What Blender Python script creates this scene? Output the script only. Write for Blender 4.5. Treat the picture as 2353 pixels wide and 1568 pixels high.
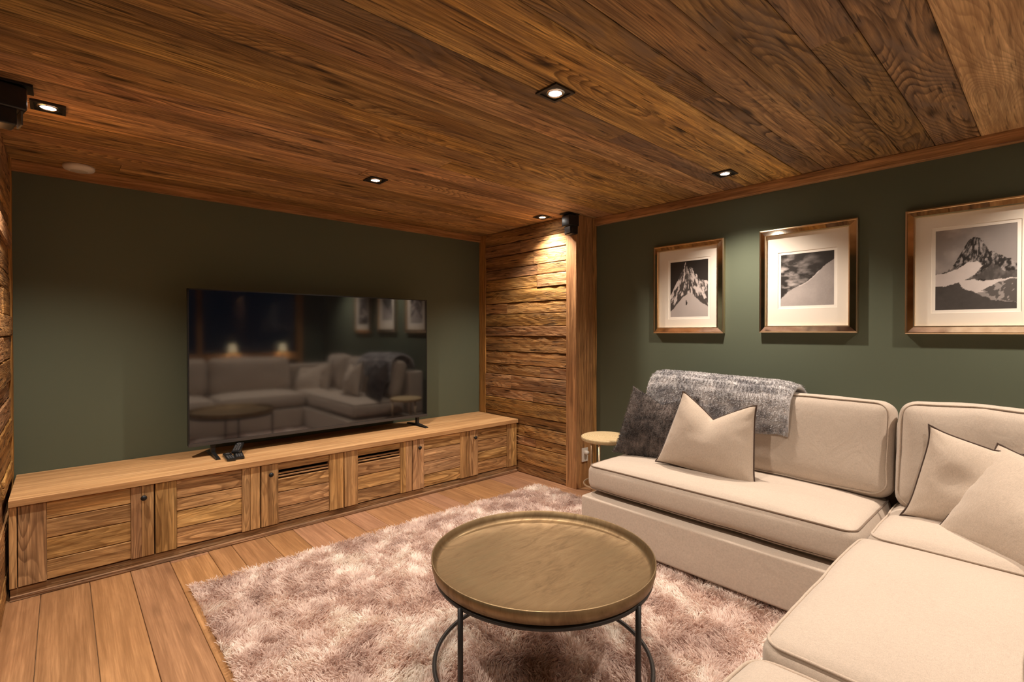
import bpy, bmesh, math, random
import numpy as np
from mathutils import Vector, Matrix

# ------------------------------------------------------------------ clean + camera + world + light
for o in list(bpy.data.objects): bpy.data.objects.remove(o)
S = bpy.context.scene
COL = S.collection
R = math.radians

cam = bpy.data.cameras.new('camera'); cam.sensor_width = 36.0
cam.lens = 1139.0 / 2353 * 36; cam.shift_y = -11.72 / 2353; cam.clip_start = 0.02
co = bpy.data.objects.new('camera', cam); COL.objects.link(co)
co.location = (0, 0, 1.2848); co.rotation_euler = (R(90 - 0.4753), 0, R(-42.194))
S.camera = co

W = bpy.data.worlds.new('world'); S.world = W; W.use_nodes = True
W.node_tree.nodes['Background'].inputs[0].default_value = (0.02, 0.03, 0.05, 1)   # night outside
W.node_tree.nodes['Background'].inputs[1].default_value = 0.3

S.view_settings.view_transform = 'Standard'; S.view_settings.look = 'None'
S.view_settings.gamma = 1; S.view_settings.use_curve_mapping = False
S.view_settings.exposure = 0.70
SPOT_W = 72.0
LAMP_W = 3.0          # small dim lamps by the rear window, as mirrored in the television
LIGHT_COL = (1.0, 0.85, 0.70)
S.cycles.max_bounces = 14; S.cycles.diffuse_bounces = 8; S.cycles.glossy_bounces = 5

# ------------------------------------------------------------------ dimensions
H = 2.24
XL, XR, YT, YB = -0.465, 3.358, 3.911, -1.30       # main room
PL, PR, PY = -0.207, 3.10, 2.63                    # alcove partitions
rnd = random.Random(7)

# ------------------------------------------------------------------ material helpers
MATS = {}
class N:
    def __init__(s, name):
        s.m = bpy.data.materials.new(name); s.m.use_nodes = True
        s.t = s.m.node_tree; s.b = s.t.nodes['Principled BSDF']; MATS[name] = s.m
    def n(s, typ, **kw):
        x = s.t.nodes.new(typ)
        for k, v in kw.items():
            if k.startswith('i_'):
                key = k[2:]; key = int(key) if key.isdigit() else key.replace('_', ' ')
                x.inputs[key].default_value = v
            else: setattr(x, k, v)
        return x
    def l(s, a, b): s.t.links.new(a, b)
    def set(s, col=None, rough=None, metal=None, **kw):
        if col is not None: s.b.inputs['Base Color'].default_value = (*col, 1)
        if rough is not None: s.b.inputs['Roughness'].default_value = rough
        if metal is not None: s.b.inputs['Metallic'].default_value = metal
        for k, v in kw.items(): s.b.inputs[k].default_value = v
        return s
    def math(s, op, a, b=None, clamp=False):
        x = s.n('ShaderNodeMath', operation=op, use_clamp=clamp)
        for i, v in enumerate((a, b)):
            if v is None: continue
            if isinstance(v, (int, float)): x.inputs[i].default_value = v
            else: s.l(v, x.inputs[i])
        return x.outputs[0]
    def vmath(s, op, a, b):
        x = s.n('ShaderNodeVectorMath', operation=op)
        for i, v in enumerate((a, b)):
            if isinstance(v, tuple): x.inputs[i].default_value = v
            else: s.l(v, x.inputs[i])
        return x.outputs[0]
    def mix(s, f, a, b, mode='MIX'):
        x = s.n('ShaderNodeMix', data_type='RGBA', blend_type=mode)
        for sock, v in ((x.inputs[0], f), (x.inputs[6], a), (x.inputs[7], b)):
            if isinstance(v, (int, float)): sock.default_value = v
            elif isinstance(v, tuple): sock.default_value = (*v, 1) if len(v) == 3 else v
            else: s.l(v, sock)
        return x.outputs[2]
    def ramp(s, f, stops):
        x = s.n('ShaderNodeValToRGB'); cr = x.color_ramp
        while len(cr.elements) < len(stops): cr.elements.new(0.5)
        for e, (p, c) in zip(cr.elements, stops):
            e.position = p; e.color = (*c, 1) if len(c) == 3 else c
        s.l(f, x.inputs[0]); return x.outputs[0]
    def noise(s, vec, scale=1, detail=2, rough=.5, dist=0):
        x = s.n('ShaderNodeTexNoise'); s.l(vec, x.inputs['Vector'])
        x.inputs['Scale'].default_value = scale; x.inputs['Detail'].default_value = detail
        x.inputs['Roughness'].default_value = rough; x.inputs['Distortion'].default_value = dist
        return x.outputs[0]
    def bump(s, h, strength, dist):
        x = s.n('ShaderNodeBump'); x.inputs['Strength'].default_value = strength
        x.inputs['Distance'].default_value = dist; s.l(h, x.inputs['Height'])
        s.l(x.outputs[0], s.b.inputs['Normal']); return x
    def coord(s, rand=True):
        tc = s.n('ShaderNodeTexCoord').outputs['Object']
        if not rand: return tc, None
        oi = s.n('ShaderNodeObjectInfo').outputs['Random']
        c = s.n('ShaderNodeCombineXYZ')
        s.l(s.math('MULTIPLY', oi, 37.), c.inputs[0]); s.l(s.math('MULTIPLY', oi, 91.), c.inputs[1]); s.l(s.math('MULTIPLY', oi, 13.), c.inputs[2])
        return s.vmath('ADD', tc, c.outputs[0]), oi

def wood(name, dark, mid, light, ring=200., ringw=.55, sx=.8, sy=5.5, rough=.62, vari=.5, patina=(.16, .10, .06), pat=.25, bump=.35, knots=.6, hue=.012, bd=.004, crack=.5, grey=0.):
    """aged softwood: growth rings are saw-tooth contours of a stretched noise field along local X"""
    m = N(name); p, oi = m.coord()
    r2 = m.math('FRACT', m.math('MULTIPLY', oi, 17.31)); r3 = m.math('FRACT', m.math('MULTIPLY', oi, 53.77)); r4 = m.math('FRACT', m.math('MULTIPLY', oi, 29.13))
    q = m.vmath('MULTIPLY', p, (sx, sy, sy))
    nn = m.noise(q, 1, 1.0, .4, .15)
    wob = m.noise(m.vmath('MULTIPLY', p, (9, 40, 40)), 1, 2, .5)
    fld = m.math('ADD', m.math('MULTIPLY', nn, ring / 6.283), m.math('MULTIPLY', wob, .55))
    saw = m.math('FRACT', fld)
    rg = m.math('MULTIPLY', m.math('POWER', saw, 2.0), m.math('SUBTRACT', 1.0, m.math('POWER', saw, 14.)))
    vis = m.noise(m.vmath('MULTIPLY', p, (1.1, 4, 4)), 1, 2, .5)
    rg = m.math('MULTIPLY', rg, m.ramp(vis, [(.34, (.25,) * 3), (.58, (1, 1, 1))]))
    fib = m.noise(m.vmath('MULTIPLY', p, (4., 150, 150)), 1, 3, .6)
    fib2 = m.noise(m.vmath('MULTIPLY', p, (1.5, 34, 34)), 1, 4, .65)
    crk = m.noise(m.vmath('MULTIPLY', p, (5., 85, 85)), 1, 2, .5, .3)
    pt = m.noise(m.vmath('MULTIPLY', p, (1.3, 5, 5)), 1, 4, .6)
    pt2 = m.noise(m.vmath('MULTIPLY', p, (4, 9, 9)), 1, 5, .68, .6)
    c = m.mix(m.ramp(pt, [(.34, (0, 0, 0)), (.66, (1, 1, 1))]), mid, light)
    c = m.mix(m.math('MULTIPLY', m.ramp(fib2, [(.38, (1, 1, 1)), (.62, (0, 0, 0))]), .6), c, dark)
    c = m.mix(m.math('MULTIPLY', rg, m.math('ADD', m.math('MULTIPLY', r4, ringw * .6), ringw * .7), True), c, dark)
    c = m.mix(m.math('MULTIPLY', m.ramp(fib, [(.36, (1, 1, 1)), (.62, (0, 0, 0))]), .45), c, dark)
    c = m.mix(m.math('MULTIPLY', m.ramp(pt2, [(.46, (0, 0, 0)), (.66, (1, 1, 1))]), pat), c, patina)
    ck = m.ramp(crk, [(.60, (0, 0, 0)), (.70, (1, 1, 1))])
    c = m.mix(m.math('MULTIPLY', ck, crack), c, tuple(x * .4 for x in dark))
    vo = m.n('ShaderNodeTexVoronoi'); wv = m.vmath('ADD', m.vmath('MULTIPLY', p, (2.0, 7., 7.)), (.5, .5, .5)); m.l(wv, vo.inputs['Vector']); vo.inputs['Scale'].default_value = 1
    kd = m.math('ADD', vo.outputs['Distance'], m.math('MULTIPLY', m.math('SUBTRACT', fib2, .5), .10))
    kn = m.ramp(kd, [(.05, (1, 1, 1)), (.13, (.35,) * 3), (.20, (0, 0, 0))])
    c = m.mix(m.math('MULTIPLY', kn, knots), c, tuple(x * .35 for x in dark))
    hs = m.n('ShaderNodeHueSaturation'); m.l(c, hs.inputs['Color'])
    m.l(m.math('ADD', m.math('MULTIPLY', r2, vari), 1 - vari * .5), hs.inputs['Value'])
    m.l(m.math('ADD', m.math('MULTIPLY', r3, hue), .5 - hue * .5), hs.inputs['Hue'])
    m.l(m.math('ADD', m.math('MULTIPLY', r3, .14), .95 - grey), hs.inputs['Saturation'])
    m.l(hs.outputs[0], m.b.inputs['Base Color'])
    h = m.math('SUBTRACT', m.math('MULTIPLY', fib, .4), m.math('ADD', m.math('MULTIPLY', rg, .45), m.math('ADD', m.math('MULTIPLY', kn, .3), m.math('MULTIPLY', ck, .5))))
    m.bump(h, bump, bd); m.set(rough=rough); m.b.inputs['Specular IOR Level'].default_value = .3
    return m.m

def cloth(name, col, var=.06, weave=900., bump=.25, rough=.9, sheen=.25):
    m = N(name); tc, _ = m.coord()
    a = m.noise(tc, weave, 1); b = m.noise(tc, 3.5, 3)
    wx = m.noise(m.vmath('MULTIPLY', tc, (weave * .12, weave * .7, weave * .7)), 1, 1); wy = m.noise(m.vmath('MULTIPLY', tc, (weave * .7, weave * .12, weave * .12)), 1, 1)
    th = m.math('ADD', m.math('MULTIPLY', a, .4), m.math('ADD', m.math('MULTIPLY', wx, .3), m.math('MULTIPLY', wy, .3)))
    v = m.math('ADD', m.math('MULTIPLY', m.ramp(th, [(.36, (0, 0, 0)), (.62, (1, 1, 1))]), .75), m.math('MULTIPLY', b, .35))
    lo = tuple(x * (1 - .20 - var) for x in col); hi = tuple(x * 1.08 for x in col)
    m.l(m.mix(m.math('MULTIPLY', v, 1., True), lo, hi), m.b.inputs['Base Color'])
    cr = m.noise(m.vmath('MULTIPLY', tc, (9, 6, 6)), 1, 3, .55, .8)
    b1 = m.n('ShaderNodeBump'); b1.inputs['Strength'].default_value = .35; b1.inputs['Distance'].default_value = .012; m.l(cr, b1.inputs['Height'])
    b2 = m.bump(th, bump, .0010); m.l(b1.outputs[0], b2.inputs['Normal'])
    m.set(rough=rough); m.b.inputs['Sheen Weight'].default_value = sheen
    m.b.inputs['Specular IOR Level'].default_value = .15
    return m.m

def plain(name, col, rough=.5, metal=0., **kw): return N(name).set(col, rough, metal, **kw).m

def patchy(name, c1, c2, scale=6., rough=.95, fine=60., sheen=.4):
    m = N(name); tc, _ = m.coord(False)
    a = m.noise(tc, scale, 4, .6, .6); b = m.noise(tc, fine, 2)
    f = m.math('ADD', m.ramp(a, [(.36, (0, 0, 0)), (.64, (1, 1, 1))]), m.math('MULTIPLY', m.math('SUBTRACT', b, .5), .9), True)
    m.l(m.mix(f, c1, c2), m.b.inputs['Base Color']); m.set(rough=rough)
    m.b.inputs['Sheen Weight'].default_value = sheen; m.b.inputs['Specular IOR Level'].default_value = .1
    return m.m

M_CEIL = wood('ceiling_wood', (.085, .035, .012), (.70, .385, .142), (.88, .56, .24), ring=230, ringw=1.0, sx=.75, sy=5.0, patina=(.21, .125, .075), pat=.5, vari=.5, knots=.9, bump=.5, crack=.8)
M_CEIL2 = wood('weathered_ceiling_wood', (.060, .028, .012), (.44, .255, .120), (.60, .37, .18), ring=210, ringw=1.15, sx=.8, sy=4.6, patina=(.20, .135, .095), pat=.75, vari=.35, knots=.95, bump=.5, crack=.8)
M_BEAM = wood('beam_wood', (.24, .115, .05), (.84, .54, .27), (.92, .64, .36), ring=300, ringw=.6, sx=1.0, sy=4, vari=.1, pat=.15, crack=.6)
M_CLAD = wood('hewn_wood', (.085, .035, .012), (.58, .30, .118), (.76, .44, .19), ring=150, ringw=.6, sx=1.2, sy=9, vari=.4, pat=.35, bump=.9, patina=(.18, .11, .075), bd=.009, crack=.95)
M_TRIM = wood('trim_wood', (.15, .062, .020), (.60, .31, .112), (.74, .42, .17), ring=130, ringw=.55, sx=.7, sy=9, vari=.2, pat=.1, knots=.5, crack=.5)
M_DOOR = wood('larch_wood', (.14, .062, .022), (.74, .43, .185), (.90, .58, .28), ring=150, ringw=1.0, sx=1.0, sy=7, vari=.34, pat=.15, knots=.6, crack=.5)
M_TOP = wood('worktop_wood', (.34, .17, .08), (.68, .41, .215), (.75, .48, .27), ring=90, ringw=.35, sx=.4, sy=7, vari=.12, pat=.05, knots=.2, bump=.15, crack=.15)
M_PLIN = wood('plinth_wood', (.13, .065, .03), (.46, .26, .125), (.58, .35, .18), ring=120, ringw=.6, sx=.8, sy=10, vari=.2, pat=.45, patina=(.20, .15, .10), crack=.7)
M_FLOOR = wood('oak_floor', (.20, .10, .05), (.42, .225, .120), (.49, .275, .15), ring=90, ringw=.22, sx=.6, sy=6, vari=.24, pat=.35, patina=(.28, .145, .08), bump=.08, knots=.3, rough=.42, hue=.012, crack=.1)
M_GAP = plain('subfloor_board', (.34, .21, .12), .9)
M_BACK = plain('batten_back', (.32, .18, .09), .9)

def paint():
    m = N('green_paint'); tc, _ = m.coord(False)
    a = m.noise(tc, 260, 2); b = m.noise(tc, 1.2, 2)
    m.l(m.mix(b, (.108, .127, .088), (.116, .135, .095)), m.b.inputs['Base Color'])
    m.bump(a, .08, .001); m.set(rough=.75); m.b.inputs['Specular IOR Level'].default_value = .25
    return m.m
M_GREEN = paint()
M_LINEN = cloth('beige_linen', (.535, .450, .378))
M_LINEN2 = cloth('beige_linen_pillow', (.545, .452, .372), weave=700)
M_PIPE_S = cloth('beige_piping', (.50, .41, .335), weave=500)
M_PIPE_A = cloth('taupe_piping', (.20, .14, .10), weave=500)
M_PIPE_D = cloth('brown_piping', (.06, .035, .025), weave=500)
M_FURG = patchy('grey_fur', (.26, .255, .275), (.62, .60, .61), 9)
M_FURD = patchy('charcoal_fur', (.035, .028, .027), (.16, .13, .12), 8)
M_BLACK = plain('black_metal', (.018, .016, .016), .45)
M_BLKPL = plain('black_plastic', (.012, .012, .013), .35)
M_GREYPL = plain('grey_plastic', (.10, .10, .105), .4)
M_WHITE = plain('white_plastic', (.75, .70, .64), .45)
M_CHROME = plain('chrome', (.8, .8, .8), .12, 1.)
M_KNOB = plain('iron_knob', (.03, .032, .036), .4, .7)
M_MAT = plain('mat_board', (.80, .74, .66), .85)
M_MAT2 = plain('mat_board_bevel', (.88, .83, .76), .8)
M_GOLD = plain('frame_bead', (.78, .62, .42), .28, 1.)

def brass():
    m = N('antique_brass'); tc, _ = m.coord(False)
    a = m.noise(m.vmath('MULTIPLY', tc, (3, 9, 3)), 2.2, 6, .65, .8); b = m.noise(m.vmath('MULTIPLY', tc, (6, 70, 6)), 2, 3, .6)
    f = m.math('ADD', m.math('MULTIPLY', a, .8), m.math('MULTIPLY', b, .25))
    m.l(m.ramp(f, [(.30, (.15, .095, .05)), (.50, (.26, .18, .098)), (.72, (.34, .25, .14))]), m.b.inputs['Base Color'])
    m.l(m.ramp(a, [(.3, (.55,) * 3), (.7, (.38,) * 3)]), m.b.inputs['Roughness']); m.b.inputs['Metallic'].default_value = .85
    m.bump(b, .12, .001); return m.m
M_BRASS = brass()

def mirror():
    m = N('antique_mirror'); tc, oi = m.coord()
    a = m.noise(tc, 14, 4, .6)
    m.l(m.ramp(a, [(.3, (.62, .50, .38)), (.6, (.80, .70, .58))]), m.b.inputs['Base Color'])
    m.set(rough=.07, metal=1.); return m.m
M_MIRROR = mirror()

def woven():
    m = N('woven_seagrass'); tc, _ = m.coord(False)
    w = m.n('ShaderNodeTexWave'); w.wave_type = 'RINGS'; w.rings_direction = 'Z'; m.l(tc, w.inputs['Vector'])
    w.inputs['Scale'].default_value = 26; w.inputs['Distortion'].default_value = 1.2; w.inputs['Detail Scale'].default_value = 8
    a = m.noise(tc, 60, 3)
    m.l(m.mix(m.math('MULTIPLY', w.outputs['Fac'], a), (.42, .30, .15), (.78, .63, .40)), m.b.inputs['Base Color'])
    m.bump(w.outputs['Fac'], .5, .003); m.set(rough=.8); return m.m
M_WOVEN = woven()

def screen():
    m = N('tv_screen').set((.004, .004, .005), .06); m.b.inputs['Specular IOR Level'].default_value = 1.0
    m.b.inputs['IOR'].default_value = 1.75; return m.m
M_SCREEN = screen()

def emit(name, col, st):
    m = N(name).set((0, 0, 0), .5); m.b.inputs['Emission Color'].default_value = (*col, 1); m.b.inputs['Emission Strength'].default_value = st; return m.m
M_LAMP = emit('lamp_lens', (1., .93, .82), 40.)

def glass(name, rough=0., tint=(1, 1, 1)):
    m = N(name).set(tint, rough); m.b.inputs['Transmission Weight'].default_value = 1.; m.b.inputs['IOR'].default_value = 1.45; return m.m
M_GLASS = glass('window_glass')

def printmat():
    m = N('photo_print'); a = m.n('ShaderNodeVertexColor', layer_name='ink'); m.l(a.outputs[0], m.b.inputs['Base Color']); m.set(rough=.35); return m.m
M_PRINT = printmat()

def rugmat(name, k=1.):
    m = N(name); tc, _ = m.coord(False)
    a = m.noise(tc, 3.2, 4, .62, .5); b = m.noise(tc, 24, 3, .6)
    f = m.math('ADD', a, m.math('MULTIPLY', m.math('SUBTRACT', b, .5), .5))
    m.l(m.ramp(f, [(.36, tuple(x * k for x in (.68, .53, .475))), (.52, tuple(x * k for x in (.86, .73, .665))), (.64, tuple(x * k for x in (.98, .94, .89)))]), m.b.inputs['Base Color'])
    m.set(rough=.55); m.b.inputs['Sheen Weight'].default_value = .3; m.b.inputs['Specular IOR Level'].default_value = .35
    rc = m.b.inputs['Base Color'].links[0].from_socket
    tl = m.n('ShaderNodeBsdfTranslucent'); m.l(rc, tl.inputs[0]); mx = m.n('ShaderNodeMixShader'); mx.inputs[0].default_value = .4
    m.l(m.b.outputs[0], mx.inputs[1]); m.l(tl.outputs[0], mx.inputs[2]); m.l(mx.outputs[0], m.t.nodes['Material Output'].inputs['Surface']); return m.m
M_RUG = rugmat('shag_yarn'); M_RUGB = plain('rug_backing', (.42, .30, .25), .95)

# ------------------------------------------------------------------ object helpers
def mesh(name, v, f, mat=None, smooth=False):
    me = bpy.data.meshes.new(name); me.from_pydata([tuple(x) for x in v], [], [tuple(x) for x in f]); me.update()
    if mat: me.materials.append(mat)
    if smooth: me.polygons.foreach_set('use_smooth', [True] * len(me.polygons))
    return me
def link(name, me, parent=None, loc=(0, 0, 0), rot=(0, 0, 0), scale=None):
    o = bpy.data.objects.new(name, me); COL.objects.link(o)
    if parent: o.parent = parent
    o.location = loc; o.rotation_euler = rot
    if scale: o.scale = scale
    return o
def tag(o, label=None, cat=None, group=None, kind=None):
    if label: o['label'] = label
    if cat: o['category'] = cat
    if group: o['group'] = group
    if kind: o['kind'] = kind
    return o
def thing(name, label, cat, loc, group=None, rot=(0, 0, 0)):
    return tag(link(name, None, None, loc, rot), label, cat, group)
def copy_tree(o, parent=None):
    c = o.copy(); COL.objects.link(c); c.parent = parent
    for ch in list(o.children): copy_tree(ch, c)
    return c

def box_data(x0, x1, y0, y1, z0, z1):
    v = [(x, y, z) for z in (z0, z1) for y in (y0, y1) for x in (x0, x1)]
    f = [(0, 2, 3, 1), (4, 5, 7, 6), (0, 1, 5, 4), (2, 6, 7, 3), (0, 4, 6, 2), (1, 3, 7, 5)]
    return v, f
def box(name, b, mat, parent=None, off=(0, 0, 0)):
    """world-space box whose object origin sits at its centre; off = parent's world location"""
    cx, cy, cz = (b[0] + b[1]) / 2, (b[2] + b[3]) / 2, (b[4] + b[5]) / 2
    v, f = box_data(b[0] - cx, b[1] - cx, b[2] - cy, b[3] - cy, b[4] - cz, b[5] - cz)
    return link(name, mesh(name, v, f, mat), parent, (cx - off[0], cy - off[1], cz - off[2]))
class MB:
    def __init__(s): s.v = []; s.f = []
    def add(s, v, f):
        n = len(s.v); s.v += [tuple(x) for x in v]; s.f += [tuple(i + n for i in q) for q in f]; return s
    def box(s, *b): return s.add(*box_data(*b))
    def build(s, name, mat, parent=None, loc=(0, 0, 0), rot=(0, 0, 0), smooth=False):
        return link(name, mesh(name, s.v, s.f, mat, smooth), parent, loc, rot)

def plank_mesh(L, Wd, T, ch=.003, mat=None, rough=0., seg=1, seed=0):
    """board along local X, face towards local +Z, chamfered long edges; rough = hewn face relief"""
    w, t = Wd / 2, T / 2
    r_ = random.Random(seed)
    prof = [(-w, -t), (w, -t), (w, t - ch), (w - ch, t)]
    if rough: prof += [(w * .45, t), (0, t), (-w * .45, t)]
    prof += [(-w + ch, t), (-w, t - ch)]
    n = len(prof); v = []; f = []
    for i in range(seg + 1):
        x = -L / 2 + L * i / seg
        for k, (a, b) in enumerate(prof):
            d = 0; e = 0
            if rough and b >= t - 1e-6: d = r_.uniform(-rough, rough * .6)
            if rough and abs(a) > w - 2 * ch - 1e-6 and b > 0: e = -math.copysign(r_.uniform(0, rough * .7), a)
            v.append((x, a + e, b + d))
    for i in range(seg):
        for k in range(n):
            a, b = i * n + k, i * n + (k + 1) % n
            f.append((a, b, b + n, a + n))
    f.append(tuple(range(n))[::-1]); f.append(tuple(seg * n + k for k in range(n)))
    return mesh('plank', v, f, mat)

def tube(path, r, sides=8, closed=False, cap=True):
    P = [Vector(p) for p in path]; n = len(P); v = []; f = []
    up = None
    for i in range(n):
        a = P[i - 1] if (i > 0 or closed) else P[i]
        b = P[(i + 1) % n] if (i < n - 1 or closed) else P[i]
        t = (b - a).normalized()
        if up is None:
            up = Vector((0, 0, 1)) if abs(t.z) < .9 else Vector((1, 0, 0))
        s_ = t.cross(up)
        if s_.length < 1e-6: s_ = t.orthogonal()
        s_.normalize(); up = s_.cross(t).normalized()
        for k in range(sides):
            an = 2 * math.pi * k / sides
            v.append(P[i] + s_ * (math.cos(an) * r) + up * (math.sin(an) * r))
    m_ = n if closed else n - 1
    for i in range(m_):
        for k in range(sides):
            a = i * sides + k; b = i * sides + (k + 1) % sides
            c = ((i + 1) % n) * sides + (k + 1) % sides; d = ((i + 1) % n) * sides + k
            f.append((a, b, c, d))
    if cap and not closed:
        f.append(tuple(range(sides))[::-1]); f.append(tuple((n - 1) * sides + k for k in range(sides)))
    return v, f
def lathe(prof, n=48):
    v = []; f = []; m_ = len(prof)
    for i in range(n):
        a = 2 * math.pi * i / n
        for r, z in prof: v.append((r * math.cos(a), r * math.sin(a), z))
    for i in range(n):
        j = (i + 1) % n
        for k in range(m_ - 1):
            f.append((i * m_ + k, j * m_ + k, j * m_ + k + 1, i * m_ + k + 1))
    return v, f

def vnoise(P, seed=0):
    """smooth value noise for an (n,3) array, output 0..1"""
    P = np.asarray(P, float); i = np.floor(P).astype(np.int64); u = P - i; u = u * u * (3 - 2 * u); out = 0
    for dx in (0, 1):
        for dy in (0, 1):
            for dz in (0, 1):
                h = (i[:, 0] + dx) * 374761393 + (i[:, 1] + dy) * 668265263 + (i[:, 2] + dz) * 2147483647 + seed * 974711
                h = (h ^ (h >> 13)) * 1274126177 & 0x7fffffff
                h = ((h ^ (h >> 16)) & 0xffff) / 65535.
                out = out + h * (u[:, 0] if dx else 1 - u[:, 0]) * (u[:, 1] if dy else 1 - u[:, 1]) * (u[:, 2] if dz else 1 - u[:, 2])
    return out
def fbm(P, seed=0, oct=4):
    P = np.asarray(P, float); o = 0; a = .5; t = 0
    for k in range(oct): o = o + a * vnoise(P * 2 ** k, seed + k); t += a; a *= .5
    return o / t

def blades(name, base, nrm, length, width, mat, parent, loc=(0, 0, 0), lean=.6, flow=None, seed=0, taper=.25):
    """many curved pile fibres joined in one mesh: base (n,3) roots, nrm (n,3)"""
    g = np.random.default_rng(seed); n = len(base)
    base = np.asarray(base, float); nrm = np.asarray(nrm, float)
    rv = g.normal(size=(n, 3))
    if flow is not None: rv = rv * .55 + flow
    rv -= (rv * nrm).sum(1)[:, None] * nrm; rv /= np.linalg.norm(rv, axis=1)[:, None] + 1e-9
    ln = length * g.uniform(.65, 1.15, n)[:, None]; le = lean * g.uniform(.5, 1.3, n)[:, None]
    d1 = nrm + rv * le * .5; d1 /= np.linalg.norm(d1, axis=1)[:, None]
    d2 = nrm + rv * le * 2.0; d2 /= np.linalg.norm(d2, axis=1)[:, None]
    p1 = base + d1 * ln * .5; p2 = p1 + d2 * ln * .5
    sd = np.cross(nrm, rv) + g.normal(size=(n, 3)) * .35; sd /= np.linalg.norm(sd, axis=1)[:, None] + 1e-9
    w = width * g.uniform(.7, 1.3, n)[:, None] * .5
    V = np.stack([base - sd * w, base + sd * w, p1 - sd * w * .9, p1 + sd * w * .9, p2 - sd * w * taper, p2 + sd * w * taper], 1).reshape(-1, 3)
    i = np.arange(n)[:, None] * 6
    F = np.concatenate([i + np.array([[0, 1, 3, 2]]), i + np.array([[2, 3, 5, 4]])], 1).reshape(-1, 4)
    me = bpy.data.meshes.new(name)
    me.vertices.add(len(V)); me.vertices.foreach_set('co', V.ravel().astype(np.float32))
    me.loops.add(F.size); me.loops.foreach_set('vertex_index', F.ravel().astype(np.int32))
    me.polygons.add(len(F)); me.polygons.foreach_set('loop_start', np.arange(0, F.size, 4, dtype=np.int32))
    me.polygons.foreach_set('use_smooth', np.ones(len(F), bool)); me.update(calc_edges=True); me.validate()
    me.materials.append(mat)
    o = link(name, me, parent, loc); o['kind'] = 'stuff'; return o

# ------------------------------------------------------------------ the room shell
def struct(name, b, mat): return tag(box(name, b, mat), kind='structure')

floor = tag(link('floor', mesh('floor', *box_data(XL - .1, XR + .1, YB - .1, YT + .1, -.08, -.022), M_GAP)), kind='structure')
fx = [XL, -.262, -.086, .096, .262, .437, .622, .745, .93, 1.10, 1.30, 1.44, 1.60, 1.78, 2.03, 2.21, 2.40, 2.585, 2.76, 2.95, 3.14, XR]
for i in range(len(fx) - 1):
    a, b = fx[i], fx[i + 1]; y = YB
    cuts = sorted(rnd.uniform(YB + .5, YT - .3) for _ in range(2))
    if abs(a - .437) < .01: cuts = [1.1, 3.3]
    if cuts[1] - cuts[0] < .6: cuts[1] = min(YT - .25, cuts[0] + 1.1)
    for y2 in cuts + [YT]:
        L = y2 - y - .002; w = b - a - .0022
        me = plank_mesh(L, w, .02, .0016, M_FLOOR); me.name = 'floorboard'
        link('floorboard', me, floor, ((a + b) / 2, (y + y2) / 2, -.0105), (0, 0, R(90)))
        y = y2

ceil = tag(link('ceiling', mesh('ceiling', *box_data(XL - .1, XR + .1, YB - .1, YT + .1, H + .024, H + .12), M_BACK)), kind='structure')
def ceil_board(x0, x1, y0, y1, mat=M_CEIL, drop=0., name='plank'):
    me = plank_mesh(x1 - x0 - .002, y1 - y0 - .0025, .022, .0028, mat); me.name = name
    return link(name, me, ceil, ((x0 + x1) / 2, (y0 + y1) / 2, H + .011 + drop), (R(180), 0, 0))
rows = []; y = .262
for w in (.17, .14, .19, .165, .125, .15, .19, .13, .16, .145, .185, .12, .16, .14, .175, .13, .15, .165, .12, .155, .14, .15, .13, .15):
    if y + w > YT - .06: w = YT - y
    rows.append((y, y + w)); y += w
    if y >= YT - 1e-6: break
if y < YT - .01: rows.append((y, YT))
for k, (a, b) in enumerate(rows):
    xs = [XL, XR]
    if k % 3 == 1: xs = [XL, rnd.uniform(.2, 2.6), XR]
    for i in range(len(xs) - 1): ceil_board(xs[i], xs[i + 1], a, b, M_CEIL2 if k in (0, 1, 2, 4, 7) else M_CEIL, rnd.uniform(-.0015, .0015))
y = -.13
ceil_board(XL, XR, -.13, .262, M_BEAM, -.002, 'beam')
while y > YB + .05:
    w = min(rnd.uniform(.13, .19), y - YB); ceil_board(XL, XR, y - w, y); y -= w

struct('wall_tv', (PL - .3, PR + .3, YT, YT + .1, -.02, H + .05), M_GREEN)
struct('wall_right', (XR, XR + .1, YB - .1, YT + .1, -.02, H + .05), M_GREEN)
struct('wall_left', (XL - .1, XL, YB - .1, YT + .1, -.02, H + .05), M_GREEN)
# rear wall with a wide dark window (seen mirrored in the television)
WX0, WX1, WZ0, WZ1 = .15, 2.90, .95, 2.06
mb = MB().box(XL, WX0, YB - .1, YB, -.02, H + .05).box(WX1, XR, YB - .1, YB, -.02, H + .05).box(WX0, WX1, YB - .1, YB, -.02, WZ0).box(WX0, WX1, YB - .1, YB, WZ1, H + .05)
tag(mb.build('wall_rear', M_GREEN), kind='structure')
win = tag(link('window_1', None, None, ((WX0 + WX1) / 2, YB - .04, WZ0)), kind='structure')
wo = win.location
for b in ((WX0 - .07, WX0, WZ0 - .07, WZ1 + .07), (WX1, WX1 + .09, .0, H), (WX0, WX1, WZ0 - .09, WZ0), (WX0, WX1, WZ1, WZ1 + .08), (1.47, 1.53, WZ0, WZ1)):
    ln = max(b[1] - b[0], b[3] - b[2]); horiz = (b[1] - b[0]) > (b[3] - b[2])
    me = plank_mesh(ln, min(b[1] - b[0], b[3] - b[2]), .07, .004, M_TRIM); me.name = 'window_frame'
    link('window_frame', me, win, ((b[0] + b[1]) / 2 - wo.x, .065, (b[2] + b[3]) / 2 - wo.z), (R(90), 0 if horiz else R(90), 0))
for x0, x1 in ((WX0, 1.47), (1.53, WX1)):
    box('window_pane', (x0, x1, YB - .045, YB - .039, WZ0, WZ1), M_GLASS, win, wo)
box('window_sill', (WX0 - .1, WX1, YB + .005, YB + .15, WZ0 - .12, WZ0 - .092), M_TRIM, win, wo)

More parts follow.
